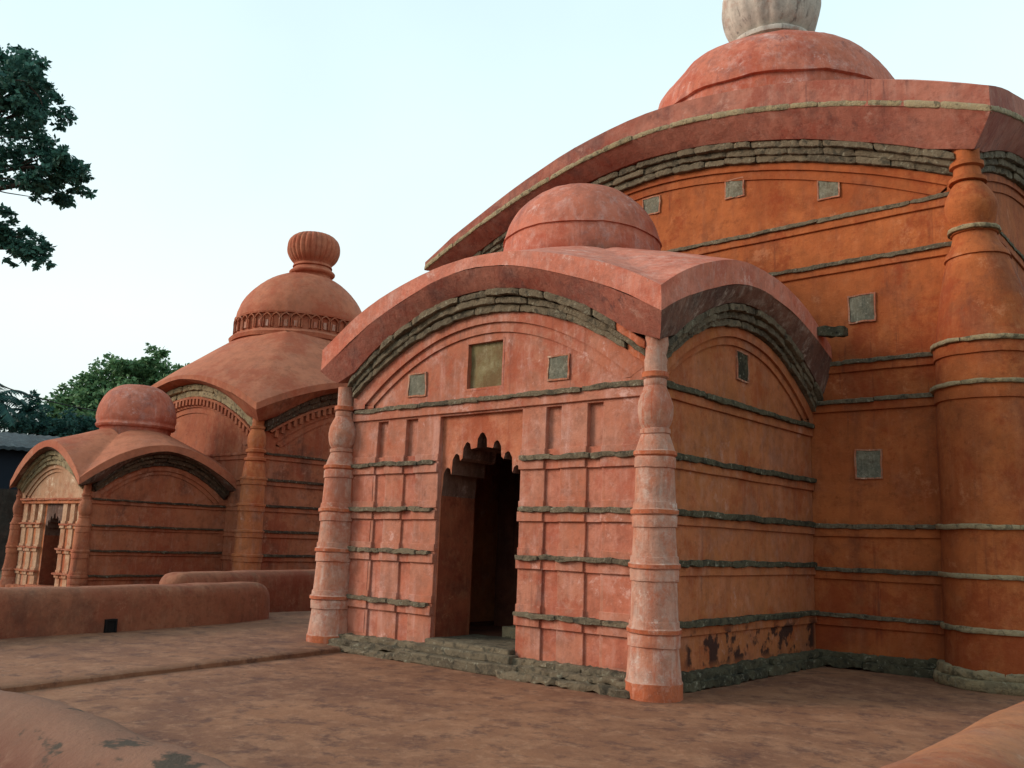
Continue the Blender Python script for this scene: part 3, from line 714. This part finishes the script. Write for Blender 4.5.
# ------------------------------------------------------------------ hall of the near temple
def build_hall(root, p):
    cx, cy, hx, hy = p['cx'], p['cy'], p['hx'], p['hy']; O = root.location
    F4 = faces4(cx - O.x, cy - O.y, hx, hy); bands, zb, z0 = p['bands'], p['zb'], p['z0']
    b = bmesh.new()
    for f in F4:
        gbox(b, f.P, -f.h, f.h, -.5, 0, z0, zb, .35)
        for z in bands: gbox(b, f.P, -f.h, f.h, -.04, .035, z - .12, z + .012, .3)
    hall = link('hall', b, p['mats']['wall'], root, jit=.012, bevel=.01)
    for i, f in enumerate(F4):
        b = bmesh.new(); tympanum(b, f, p['arches'][i], zb); link('gable_moulding', b, p['mats']['wall'], hall, jit=.01)
        if i in p.get('see', (0, 1)):
            arch_stones(f, p['arches'][i], hall, p['mats'].get('astones', [p['mats']['astone']] * 4)[min(i, 1)], **p.get('akw', {}))
            stone_bands(f, -f.h, f.h, bands, hall, p['mats']['stone'][i], d1=p.get('bd', .075), h=p.get('bh', .058), lo=1.0, hi=2.8, rough=.011, gap=.002)
            if p.get('plinth'): plinth(f, -f.h, f.h, hall, M['stone_dark'], z0, courses=((.20, .12), (.11, .10)))
    eave('hall', hall, F4, p['arches'], dict(p['lip'], corners=[(x - O.x, y - O.y) for x, y in p['lip']['corners']]), (p['dome'][0] - O.x, p['dome'][1] - O.y), p['t0'], p['rise'], .26, p['mats'], q=p.get('q', 1.3), soff=p.get('soff'))
    return hall, F4
AM = dict(rib2=arc(4.6, 7.93, 6.78, 1.8), rib1=arc(4.75, 8.07, 6.9, 1.8), low=arc(4.9, 8.18, 6.98, 1.8), up=arc(4.93, 8.52, 7.26, 1.8))
hm = dict(wall=M['orange'], stone=[M['stone'], M['stone_dark'], M['stone'], M['stone']], astone=M['stone'], roof=M['roof'], eave=M['eave'], lip=M['eave'])
P2 = dict(cx=-8.15, cy=18.3, hx=4.93, hy=4.9, bands=[.69, 1.35, 1.97, 3.82, 4.41, 5.98, 6.72], zb=6.76, z0=0, arches=[AM] * 4, mats=hm, plinth=True, akw=dict(d1=(.12, .17, .24)),
          lip=dict(corners=[(-13.7, 12.85), (-2.66, 12.85), (-2.66, 23.8), (-13.7, 23.8)], lo=[7.28, 7.61, 7.61, 7.28], hi=[7.46, 8.0, 8.0, 7.46], plo=[8.81, 8.75, 8.75, 8.75], phi=[9.24, 9.2, 9.2, 9.2], ptop=1.75),
          dome=(-8.15, 18.3), t0=.38, rise=2.7)
hall1, HF = build_hall(temple, P2)
f = HF[0]
for (x, z, w, h) in ((-8.4, 7.72, .34, .30), (-6.75, 7.66, .33, .30), (-5.14, 7.28, .32, .32), (-4.67, 5.25, .37, .40), (-4.65, 2.90, .36, .40)):
    patch(f, x - P2['cx'], z, w, h, hall1, M['patch'], d=(-.025 if z > 6.8 else .004))
# grey stone strip under the big eave lip
for i in (0, 1):
    lipc = [(x - T0.x, y - T0.y) for x, y in P2['lip']['corners']]; A, B = lipc[i], lipc[i + 1]
    za, zb_ = P2['lip']['lo'][i], P2['lip']['lo'][i + 1]; pk = P2['lip']['plo'][i] - (za + zb_) / 2
    t_ = (Vector((*B, 0)) - Vector((*A, 0))); Ln = t_.length; t_.normalize(); nn = Vector((t_.y, -t_.x, 0))
    fx = lambda s, d, z, A=A, t_=t_, nn=nn: Vector((A[0], A[1], 0)) + t_ * s + nn * d + Vector((0, 0, z))
    pts = [(Ln * j / 40, za + (zb_ - za) * j / 40 + pk * (1 - abs(-1 + j / 20) ** 1.75) + .0) for j in range(41)]
    bb = bmesh.new(); stone_run(bb, (fx, pts), -.08, .02, .09, lo=.45, hi=.9, rough=.008, dj=.01)
    link('lip_stones', bb, M['stone_pale'], hall1, jit=0, angle=60)
# big corner pillars
def off1(z): return .13 * max(0, min(1, (7.1 - z) / 2.6))
pr_ = smooth_prof([(.72, 0), (.70, .6), (.69, 1.97), (.67, 3.6)], 4) + [(.665, 3.66), (.69, 3.67), (.69, 3.83)] + smooth_prof([(.67, 3.92), (.655, 4.25)], 2) + [(.68, 4.26), (.68, 4.42)] + \
      smooth_prof([(.65, 4.5), (.58, 4.9), (.53, 5.3), (.49, 5.55), (.46, 5.68)], 3) + [(.49, 5.69), (.47, 5.78), (.43, 5.82)] + smooth_prof([(.42, 5.84), (.36, 5.95), (.33, 6.05)], 3) + [(.36, 6.06), (.37, 6.14), (.31, 6.17)] + \
      smooth_prof([(.31, 6.18), (.36, 6.28), (.41, 6.45), (.38, 6.6), (.28, 6.76), (.22, 6.82)], 4) + [(.30, 6.83), (.30, 6.89), (.225, 6.91), (.21, 7.05), (.27, 7.07), (.27, 7.13), (.215, 7.15), (.215, 7.7)]
pr_ = [(r_ * (1 - .16 * max(0, min(1, (z - 5.0) / .9))) * .985, z) for r_, z in pr_]
for (x, y) in ((-3.12, 13.34),):
    lx, ly = local(x, y); bb = bmesh.new(); lathe(bb, pr_, (lx, ly), 40, off=off1)
    pb = link('pillar', bb, M['orange'], hall1, jit=.016, jf=1.8, angle=35)
    for z, r_ in ((.69, .70), (1.35, .69), (1.97, .69), (3.84, .68), (4.42, .67), (6.08, .30)):
        bb = bmesh.new(); ox = off1(z)
        pts = [(a, z) for a in [(-1.15 + 1.15 * j / 12) * PI for j in range(19)]]
        fx = lambda s, d, z, R=r_, ox=ox: Vector((lx + ox + (R + d) * math.cos(s / R), ly + (R + d) * math.sin(s / R), z))
        pts = [(s * r_, z_) for s, z_ in pts]
        stone_run(bb, (fx, pts), -.05, .04, .06, lo=.8, hi=1.9, rough=.010, dj=.006, gap=.003, step=.08)
        link('stone_ring', bb, M['stone_pale'], pb, jit=0, angle=60)
    bb = bmesh.new()
    for (R, z_, h_) in ((.78, 0, .13), (.72, .125, .12)):
        fx = lambda s, d, z, R=R: Vector((lx + .13 + (R + d) * math.cos(s / R), ly + (R + d) * math.sin(s / R), z))
        stone_run(bb, (fx, [((-1.15 + 1.2 * j / 12) * PI * R, z_) for j in range(19)]), -.1, .05, h_, lo=.6, hi=1.3, rough=.02, dj=.02)
    link('plinth_stones', bb, M['stone_pale'], pb, jit=0, angle=60)
# main dome with its finial
bb = bmesh.new(); lx, ly = local(-8.25, 18.4)
prof = smooth_prof([(2.35, 9.2), (2.4, 9.8), (2.52, 10.3), (2.60, 10.75), (2.58, 11.05), None, (2.66, 11.06), (2.64, 11.17), (2.52, 11.58), (2.22, 12.07), (1.80, 12.43), (1.33, 12.68), (.9, 12.8)], 5)
lathe(bb, [(r_ * 1.035, z) for r_, z in prof], (lx, ly), 72)
dm = link('dome', bb, M['dome'], hall1, jit=.05, angle=50)
bb = bmesh.new()
prof = smooth_prof([(1.02, 12.6), (1.0, 12.86)], 3) + [(.93, 12.88), (.90, 13.05), (.98, 13.07), (1.0, 13.15), (.96, 13.2), (.87, 13.22)] + smooth_prof([(.86, 13.24), (1.05, 13.5), (1.17, 13.9), (1.17, 14.35), (.98, 14.85), (.6, 15.15), (.1, 15.25)], 5)
lathe(bb, [(r_ * .94, z) for r_, z in prof], (lx - .05, ly), 72, rib=18, ribamp=.05, ribrange=(13.22, 15.15))
link('finial', bb, M['cement'], dm, jit=.02, angle=60)

# ------------------------------------------------------------------ the far temple
temple2 = empty('temple', (-24.5, 14.0, -.05), 'smaller brick red temple with ribbed bulb finial, standing behind the low parapet on the left', 'temple')
temple2.location = (-24.5, 14.0, -.05)
zf = lambda *a: a
B_f = dict(rib2=arc(1.50, 3.05, 2.42), rib1=arc(1.66, 3.14, 2.44), low=arc(1.82, 3.24, 2.52), up=arc(1.93, 3.58, 2.66))
B_s = dict(rib2=arc(1.50, 3.08, 2.42), rib1=arc(1.64, 3.18, 2.44), low=arc(1.78, 3.30, 2.52), up=arc(1.88, 3.60, 2.68))
pm2 = dict(gable=M['cream'], front=M['org2'], side=M['red2'], pilaster=M['cream'], astones=[M['stone_pale'], M['brown_st']], stone=M['red2'], stone_side=M['brown_st'], stone_dark=M['red2'], astone=M['stone_pale'], niche=M['dark_reveal'], roof=M['roof2'], eave=M['soffit_dark'], lip=M['roof2'])  # niche panel coloured dark to stand for the doorway's shade
P3 = dict(cx=-24.35, cy=12.1, hx=1.97, hy=1.92, bands=[.47, 1.07, 1.69, 2.32], zb=2.38, z0=0, k=.72, arches=[B_f, B_s, B_s, B_s],
          slim=True, door_c=-24.3, door_hw=.50, door_top=2.2, sill=.15, spring=1.42, apex=2.0, mats=pm2,
          lip=dict(corners=[(-26.25, 9.78), (-21.95, 9.72), (-21.95, 14.0), (-26.25, 14.0)], lo=[2.62, 2.64, 2.80, 2.6], hi=[2.83, 2.82, 3.0, 2.85], plo=[3.66, 3.66, 3.6, 3.6], phi=[3.83, 3.82, 3.8, 3.8]),
          dome=(-24.2, 12.1), t0=.36, rise=1.25)
porch2, QF = build_porch(temple2, P3)
T2 = temple2.location
for (x, y) in ((-26.35, 10.15), (-22.4, 10.15)): pillar_small(porch2, x - T2.x, y - T2.y, .68, P3['bands'][:-1], None, [M['red2'], M['red2']], z0=0, top=2.56)
bb = bmesh.new(); lx, ly = -24.2 - T2.x, 12.1 - T2.y
prof = smooth_prof([(.9, 3.9), (.9, 4.2), (.93, 4.36)], 3) + [(1.01, 4.38), (1.04, 4.44), (1.01, 4.50)] + smooth_prof([(1.01, 4.52), (1.04, 4.68), (.98, 5.03), (.80, 5.35), (.48, 5.56), (.1, 5.62)], 5)
lathe(bb, prof, (lx, ly), 48); link('dome', bb, M['dome'], porch2, jit=.012, angle=50)

AB = dict(rib2=arc(2.95, 5.12, 4.0), rib1=arc(3.15, 5.28, 4.1), low=arc(3.52, 5.60, 4.38), up=arc(3.6, 5.95, 4.62))
hm2 = dict(astones=[M['stone_pale'], M['brown_st']], wall=M['red2'], stone=[M['red2'], M['brown_st']], astone=M['stone_pale'], roof=M['roof2'], eave=M['red2'], lip=M['roof2'])
P4 = dict(cx=-24.7, cy=17.65, hx=3.65, hy=3.65, bands=[.45, 1.04, 1.67, 2.36, 3.06, 3.76], zb=3.82, z0=0, arches=[AB] * 4, mats=hm2, akw=dict(n=2, d1=(.12, .2)), bd=.07, bh=.07,
          lip=dict(corners=[(-28.85, 13.45), (-20.5, 13.45), (-20.5, 21.8), (-28.85, 21.8)], lo=[4.86, 4.86, 4.86, 4.86], hi=[5.02, 5.04, 5.04, 5.02], plo=[6.04, 6.04, 6.04, 6.04], phi=[6.15, 6.15, 6.15, 6.15]),
          dome=(-24.7, 17.7), t0=.40, rise=2.75, q=1.25)
hall2, GF = build_hall(temple2, P4)
for i in (0, 1):          # dentil course under the arch stones
    f = GF[i]; bb = bmesh.new(); n = 34
    for j in range(n):
        u = -1 + 2 * (j + .5) / n; s = 3.3 * u; z = 5.36 - 1.14 * u * u
        gbox(bb, f.P, s - .05, s + .05, .03, .13, z - .02, z + .17, .1)
    link('dentil_course', bb, M['red2'], hall2, jit=.01, jf=3)
    bb = bmesh.new()
    loft(bb, [[f.P(s, .035, z) for s, z in arc(3.36, 5.50, 4.36)], [f.P(s, .13, z + .01) for s, z in arc(3.36, 5.50, 4.36)], [f.P(s, .13, z) for s, z in arc(3.42, 5.58, 4.40)], [f.P(s, .03, z + .02) for s, z in arc(3.42, 5.58, 4.40)]])
    link('cornice', bb, M['red2'], hall2, jit=.008)
for (x, y) in ((-21.1, 13.95),):
    prof = smooth_prof([(.46, 0), (.43, 1.0), (.40, 2.3), (.36, 3.0)], 3)
    pr2 = []
    for z in (.45, 1.04, 1.67, 2.36, 3.06): pr2.append(z)
    pp = []
    for i_, z in enumerate([0] + pr2 + [3.7]):
        r_ = .38 - .022 * z
        if z == 0: pp += [(r_, 0)]
        elif z < 3.5: pp += [(r_, z - .14), (r_ + .025, z - .13), (r_ + .03, z), (r_ + .05, z + .01), (r_ + .05, z + .06), (r_, z + .075)]
    pp += [(.29, 3.4), (.25, 3.55), (.29, 3.58), (.29, 3.64), (.22, 3.68), (.22, 3.78), (.27, 3.8), (.27, 3.87), (.21, 3.9), (.25, 4.05), (.24, 4.25), (.17, 4.42), (.2, 4.44), (.2, 4.5), (.16, 4.52), (.16, 4.85)]
    bb = bmesh.new(); lathe(bb, pp, (x - T2.x, y - T2.y), 28); link('pillar', bb, M['org2'], hall2, jit=.012, jf=2, angle=35)
bb = bmesh.new(); lx, ly = -24.7 - T2.x, 17.7 - T2.y
prof = smooth_prof([(2.12, 7.0), (2.10, 7.45), (2.12, 7.72)], 3) + [(2.26, 7.74), (2.30, 7.86), (2.20, 7.94), (2.12, 7.98), (2.12, 8.0), (2.10, 8.46), (2.17, 8.47), (2.18, 8.53)] + smooth_prof([(2.14, 8.54), (2.08, 8.85), (1.86, 9.30), (1.52, 9.72), (1.12, 10.02), (.72, 10.18)], 5)
lathe(bb, prof, (lx, ly), 64)
dm2 = link('dome', bb, M['roof2'], hall2, jit=.035, angle=45)
bb = bmesh.new(); n = 44
for j in range(n):
    a = 2 * PI * j / n; ca, sa = math.cos(a), math.sin(a)
    Pf = lambda s, d, z: Vector((lx + (2.11 + d) * ca - s * sa, ly + (2.11 + d) * sa + s * ca, z))
    for (s0, s1, z0_, z1_, d_) in ((-.14, -.10, 8.02, 8.30, .07), (.10, .14, 8.02, 8.30, .07)): gbox(bb, Pf, s0, s1, -.03, d_, z0_, z1_, .2)
    pts = [(-.15, 8.28), (-.09, 8.38), (0, 8.44), (.09, 8.38), (.15, 8.28)]
    loft(bb, [[Pf(s, .0, z) for s, z in pts], [Pf(s, .075, z) for s, z in pts], [Pf(s, .075, z + .045) for s, z in pts], [Pf(s, 0, z + .05) for s, z in pts]])
link('arcade_frieze', bb, M['red2'], dm2, jit=.006, jf=4)
bb = bmesh.new()
for j in range(n):
    a = 2 * PI * j / n; ca, sa = math.cos(a), math.sin(a)
    Pf = lambda s, d, z: Vector((lx + (2.11 + d) * ca - s * sa, ly + (2.11 + d) * sa + s * ca, z))
    if random.random() < .85: gbox(bb, Pf, -.05, .05, -.02, .035, 8.04, 8.26 + random.uniform(-.04, .02), .1)
link('frieze_figures', bb, M['pillar'], dm2, jit=.02, jf=5)
bb = bmesh.new()
prof = smooth_prof([(.76, 10.05), (.62, 10.2), (.62, 10.27)], 3) + smooth_prof([(.72, 10.29), (.76, 10.37), (.66, 10.46), (.60, 10.54)], 3) + [(.66, 10.56), (.64, 10.62)] + smooth_prof([(.60, 10.66), (.78, 10.85), (.88, 11.12), (.84, 11.45), (.64, 11.66), (.35, 11.74), (.08, 11.74)], 6)
lathe(bb, prof, (lx + .16, ly + .14), 112, rib=28, ribamp=.07, ribrange=(10.68, 11.70))
link('finial', bb, M['roof2'], dm2, jit=.01, angle=60)

# ------------------------------------------------------------------ trees, palms, far walls
def tube(bm, pts, r0, r1, seg=7):
    rings = []
    for i, p in enumerate(pts):
        p = Vector(p); t = (Vector(pts[min(i + 1, len(pts) - 1)]) - Vector(pts[max(i - 1, 0)])).normalized()
        a = t.orthogonal().normalized(); c = t.cross(a); r_ = r0 + (r1 - r0) * i / (len(pts) - 1)
        rings.append([bm.verts.new(p + a * r_ * math.cos(2 * PI * k_ / seg) + c * r_ * math.sin(2 * PI * k_ / seg)) for k_ in range(seg)])
    for a, c in zip(rings, rings[1:]):
        for k_ in range(seg): bm.faces.new((a[k_], a[(k_ + 1) % seg], c[(k_ + 1) % seg], c[k_]))
    bm.faces.new(rings[-1])
def limb(bm, a, c, r0, r1, bend=.12, n=7, rnd=random):
    a, c = Vector(a), Vector(c); L = (c - a).length
    off_ = Vector((rnd.uniform(-1, 1), rnd.uniform(-1, 1), rnd.uniform(-.3, 1))) * L * bend
    pts = [a.lerp(c, t) + off_ * math.sin(PI * t) for t in [i / n for i in range(n + 1)]]
    tube(bm, pts, r0, r1); return pts
def leaves(bm, c, rad, n, size, rnd, droop=.3):
    for _ in range(n):
        while True:
            d = Vector((rnd.uniform(-1, 1), rnd.uniform(-1, 1), rnd.uniform(-1, 1)))
            if .15 < d.length < 1: break
        p = Vector(c) + Vector((d.x * rad[0], d.y * rad[1], d.z * rad[2])) 
        ax = Vector((rnd.gauss(0, 1), rnd.gauss(0, 1), rnd.gauss(-droop, .7))).normalized()
        s = ax.orthogonal().normalized(); s.rotate(Matrix.Rotation(rnd.uniform(0, 6.28), 3, ax))
        L = size * rnd.uniform(.6, 1.3); w = L * .28
        v = [bm.verts.new(q) for q in (p, p + ax * L * .5 + s * w, p + ax * L, p + ax * L * .5 - s * w)]
        bm.faces.new(v)
def tree(name, base, label, group, top, clumps, trunk_r, leaf, nleaf, mat, seed):
    rnd = random.Random(seed); base = Vector(base)
    root = empty(name, base, label, 'tree', group)
    bt, bl = bmesh.new(), bmesh.new()
    topv = Vector(top) - base
    spine = limb(bt, (0, 0, -.2), topv, trunk_r, trunk_r * .35, .04, 10, rnd)
    for (c, r_, dens) in clumps:
        cl = Vector(c) - base
        st = min(spine, key=lambda q: (q - cl).length + (0 if q.z < cl.z else 6 * (q.z - cl.z)))
        pts = limb(bt, st, cl, trunk_r * .3, trunk_r * .04, .10, 7, rnd)
        for _ in range(5):
            e_ = cl + Vector((rnd.uniform(-1, 1) * r_, rnd.uniform(-1, 1) * r_, rnd.uniform(-1, 1) * r_)) * .8
            limb(bt, pts[rnd.randint(4, 7)], e_, trunk_r * .07, trunk_r * .015, .12, 4, rnd)
        nsub = 24
        for _ in range(nsub):
            sc = cl + Vector((rnd.gauss(0, .56), rnd.gauss(0, .56), rnd.gauss(0, .52))) * r_
            sr = r_ * rnd.uniform(.14, .36)
            leaves(bl, sc, (sr, sr, sr * .8), int(nleaf * dens / nsub), leaf, rnd)
    link('trunk', bt, M['bark'], root, jit=0); link('crown', bl, mat, root, jit=0, smooth=False)
    return root

def px(x, y, d):     # point at a real distance d along a view direction, used to find where the trees stand
    v = W_ + R_ * ((x - 512) / 904.13) - U_ * ((y - 384) / 904.13); return Vector((0, 0, 1.6)) + v * d
cl = []
for (x, y, d, r_, k_) in ((15, 65, 24, .6, 1), (28, 85, 23, .7, 1.2), (2, 110, 23, .6, 1), (60, 165, 23.5, .4, .8), (-30, 90, 24, 1.3, 1.5), (8, 82, 23.5, .85, 1.2), (40, 105, 24, .62, 1), (22, 128, 25, .5, .6), (48, 150, 24, .42, .6), (72, 178, 24, .42, .8), (55, 192, 24.6, .35, .6), (14, 165, 24, .45, .8), (30, 182, 23.4, .32, .45), (-20, 150, 24, .9, 1.2), (5, 232, 24, .45, .8), (38, 250, 24, .36, .7), (18, 250, 24.4, .3, .5), (-30, 225, 24, .8, 1.0), (-70, 60, 25, 1.6, 1.5), (-80, 170, 26, 1.5, 1.3), (-60, 10, 24, 1.0, .6)):
    cl.append((px(x, y, d), r_, k_))
base = px(-190, 520, 25); base.z = -.06
tp = px(-130, 60, 25)
tree('overhanging_tree', base, 'dark leafy branches of a large tree reaching in at the top left corner', None, tp, cl, .38, .155, 1150, M['leaf_near'], 3)
cl = []
rnd = random.Random(11)
c0 = px(122, 405, 62)
for (x, y, r_) in ((70, 412, 1.6), (90, 395, 1.5), (76, 425, 1.4), (150, 374, 1.5), (120, 380, 1.5), (105, 385, 1.5), (85, 405, 1.5), (70, 420, 1.2), (135, 385, 1.8), (165, 388, 1.5), (180, 384, 1.0), (135, 372, 1.2), (110, 410, 2.0), (150, 405, 2.0), (80, 428, 1.6), (125, 430, 2.2), (160, 430, 2.0), (100, 395, 1.6)):
    cl.append((px(x, y, 62 + rnd.uniform(-2, 2)), r_, 1.0))
base = px(125, 520, 62); base.z = -.06
tree('broadleaf_tree', base, 'round green broadleaf tree rising behind the far temple', None, px(125, 400, 62), cl, .35, .34, 1300, M['leaf_mid'], 5)
cl = [(px(x, y, 58), r_, .8) for x, y, r_ in ((70, 428, 1.2), (48, 428, 1.1), (25, 426, 1.3), (5, 424, 1.4), (88, 434, 1.2), (-20, 425, 1.5))]
base = px(40, 520, 58); base.z = -.06
tree('bushy_tree', base, 'low dark bushy tree below the palms, behind the shed roof', None, px(35, 440, 58), cl, .2, .3, 1100, M['leaf_palm'], 8)

def palm(loc, h, R, nf, seed, label, mat):
    rnd = random.Random(seed); root = empty('palm_tree', loc, label, 'palm', 'palms behind the shed')
    bt = bmesh.new(); tube(bt, [(math.sin(i * .3) * .1, 0, -.1 + (h + .1) * i / 8) for i in range(9)], .22, .13, 9); link('trunk', bt, M['bark'], root, jit=.02)
    top = Vector((math.sin(2.4) * .1, 0, h))
    for k_ in range(nf):
        a = 2 * PI * k_ / nf + rnd.uniform(-.2, .2); el = rnd.uniform(-.1, 1.2); L = R * rnd.uniform(.85, 1.1)
        bl = bmesh.new(); pts = []
        d = Vector((math.cos(a) * math.cos(el), math.sin(a) * math.cos(el), math.sin(el))); p = top.copy()
        for i in range(15):
            pts.append(p.copy()); p += d * L / 14; d = (d + Vector((0, 0, -.13))).normalized()
        tube(bl, pts, .03, .008, 4)
        for i in range(1, 15):
            t = (pts[i] - pts[i - 1]).normalized(); s = t.cross(Vector((0, 0, 1))).normalized(); ll = L * .26 * math.sin(PI * (.12 + .82 * i / 15))
            for sg in (-1, 1):
                for q in (0, .5):
                    b0 = pts[i - 1].lerp(pts[i], q); tip = b0 + s * sg * ll + t * ll * .35 + Vector((0, 0, -ll * rnd.uniform(.35, .8)))
                    v = [bl.verts.new(x) for x in (b0 + t * .07, b0.lerp(tip, .5) + t * .05, tip, b0 - t * .05)]
                    bl.faces.new(v)
        link('frond', bl, mat, root, jit=0, smooth=False)
for (x, y, d, R, nf, sd_, lb) in ((-12, 402, 56, 2.9, 15, 1, 'tall dark palm cut by the left edge of the photo, above the shed roof'), (26, 412, 60, 2.2, 14, 2, 'rounded dark palm head between the edge palm and the small palm'), (60, 418, 66, 2.1, 12, 4, 'small pale green palm just left of the broadleaf tree')):
    p = px(x, y, d); h = p.z + .06; p.z = -.06
    palm(p, h, R, nf, sd_, lb, M['leaf_palm'] if sd_ != 4 else M['leaf_mid'])

# long dark shed and the old wall in front of it
def slab_between(bm, a, c, th, z0, z1, g=1.5):
    a, c = Vector((a[0], a[1], 0)), Vector((c[0], c[1], 0)); t = (c - a); L = t.length; t.normalize(); nn = Vector((t.y, -t.x, 0))
    gbox(bm, lambda s, d, z: a + t * s + nn * d + Vector((0, 0, z)), 0, L, -th, 0, z0, z1, g)
shed = empty('shed', (-41, 15, -.06), 'long dark shed with a weathered grey sheet roof beyond the far temple', 'building')
bb = bmesh.new(); a, c = (-3, -11), (1.5, 8)
slab_between(bb, (-3.5, -13), (3.2, 12), 6, 0, 4.75); link('wall', bb, M['shed_wall'], shed, jit=0)
bb = bmesh.new(); a_, c_ = Vector((-3.5, -13, 0)), Vector((3.2, 12, 0)); t = (c_ - a_).normalized(); nn = Vector((t.y, -t.x, 0)); L = (c_ - a_).length
n = 150
rows = [[a_ + t * (L * i / n) + nn * d + Vector((0, 0, z + .035 * math.sin(i * PI))) + Vector((0, 0, .05 * abs(math.sin(i * 1.57)))) for i in range(n + 1)] for d, z in ((.6, 4.72), (.6, 4.86), (-3.0, 5.75), (-6.6, 4.8))]
loft(bb, rows); link('roof', bb, M['shed_roof'], shed, jit=.02)
bb = bmesh.new(); slab_between(bb, (-39, 1.0), (-34.5, 22), .35, -.1, 2.9, .8)
o = link('boundary_wall', bb, M['old_wall'], jit=.04); tag(o, 'old dark brown boundary wall left of the far temple, below the shed', 'wall')
bb = bmesh.new(); A_, B_ = px(-60, 360, 50), px(130, 416, 53)
tube(bb, [A_.lerp(B_, i / 30) - Vector((0, 0, .5 * math.sin(PI * i / 30))) for i in range(31)], .035, .035, 6)
tag(link('power_cable', bb, M['cable'], jit=0), 'thin black overhead cable crossing the sky above the palms', 'cable')
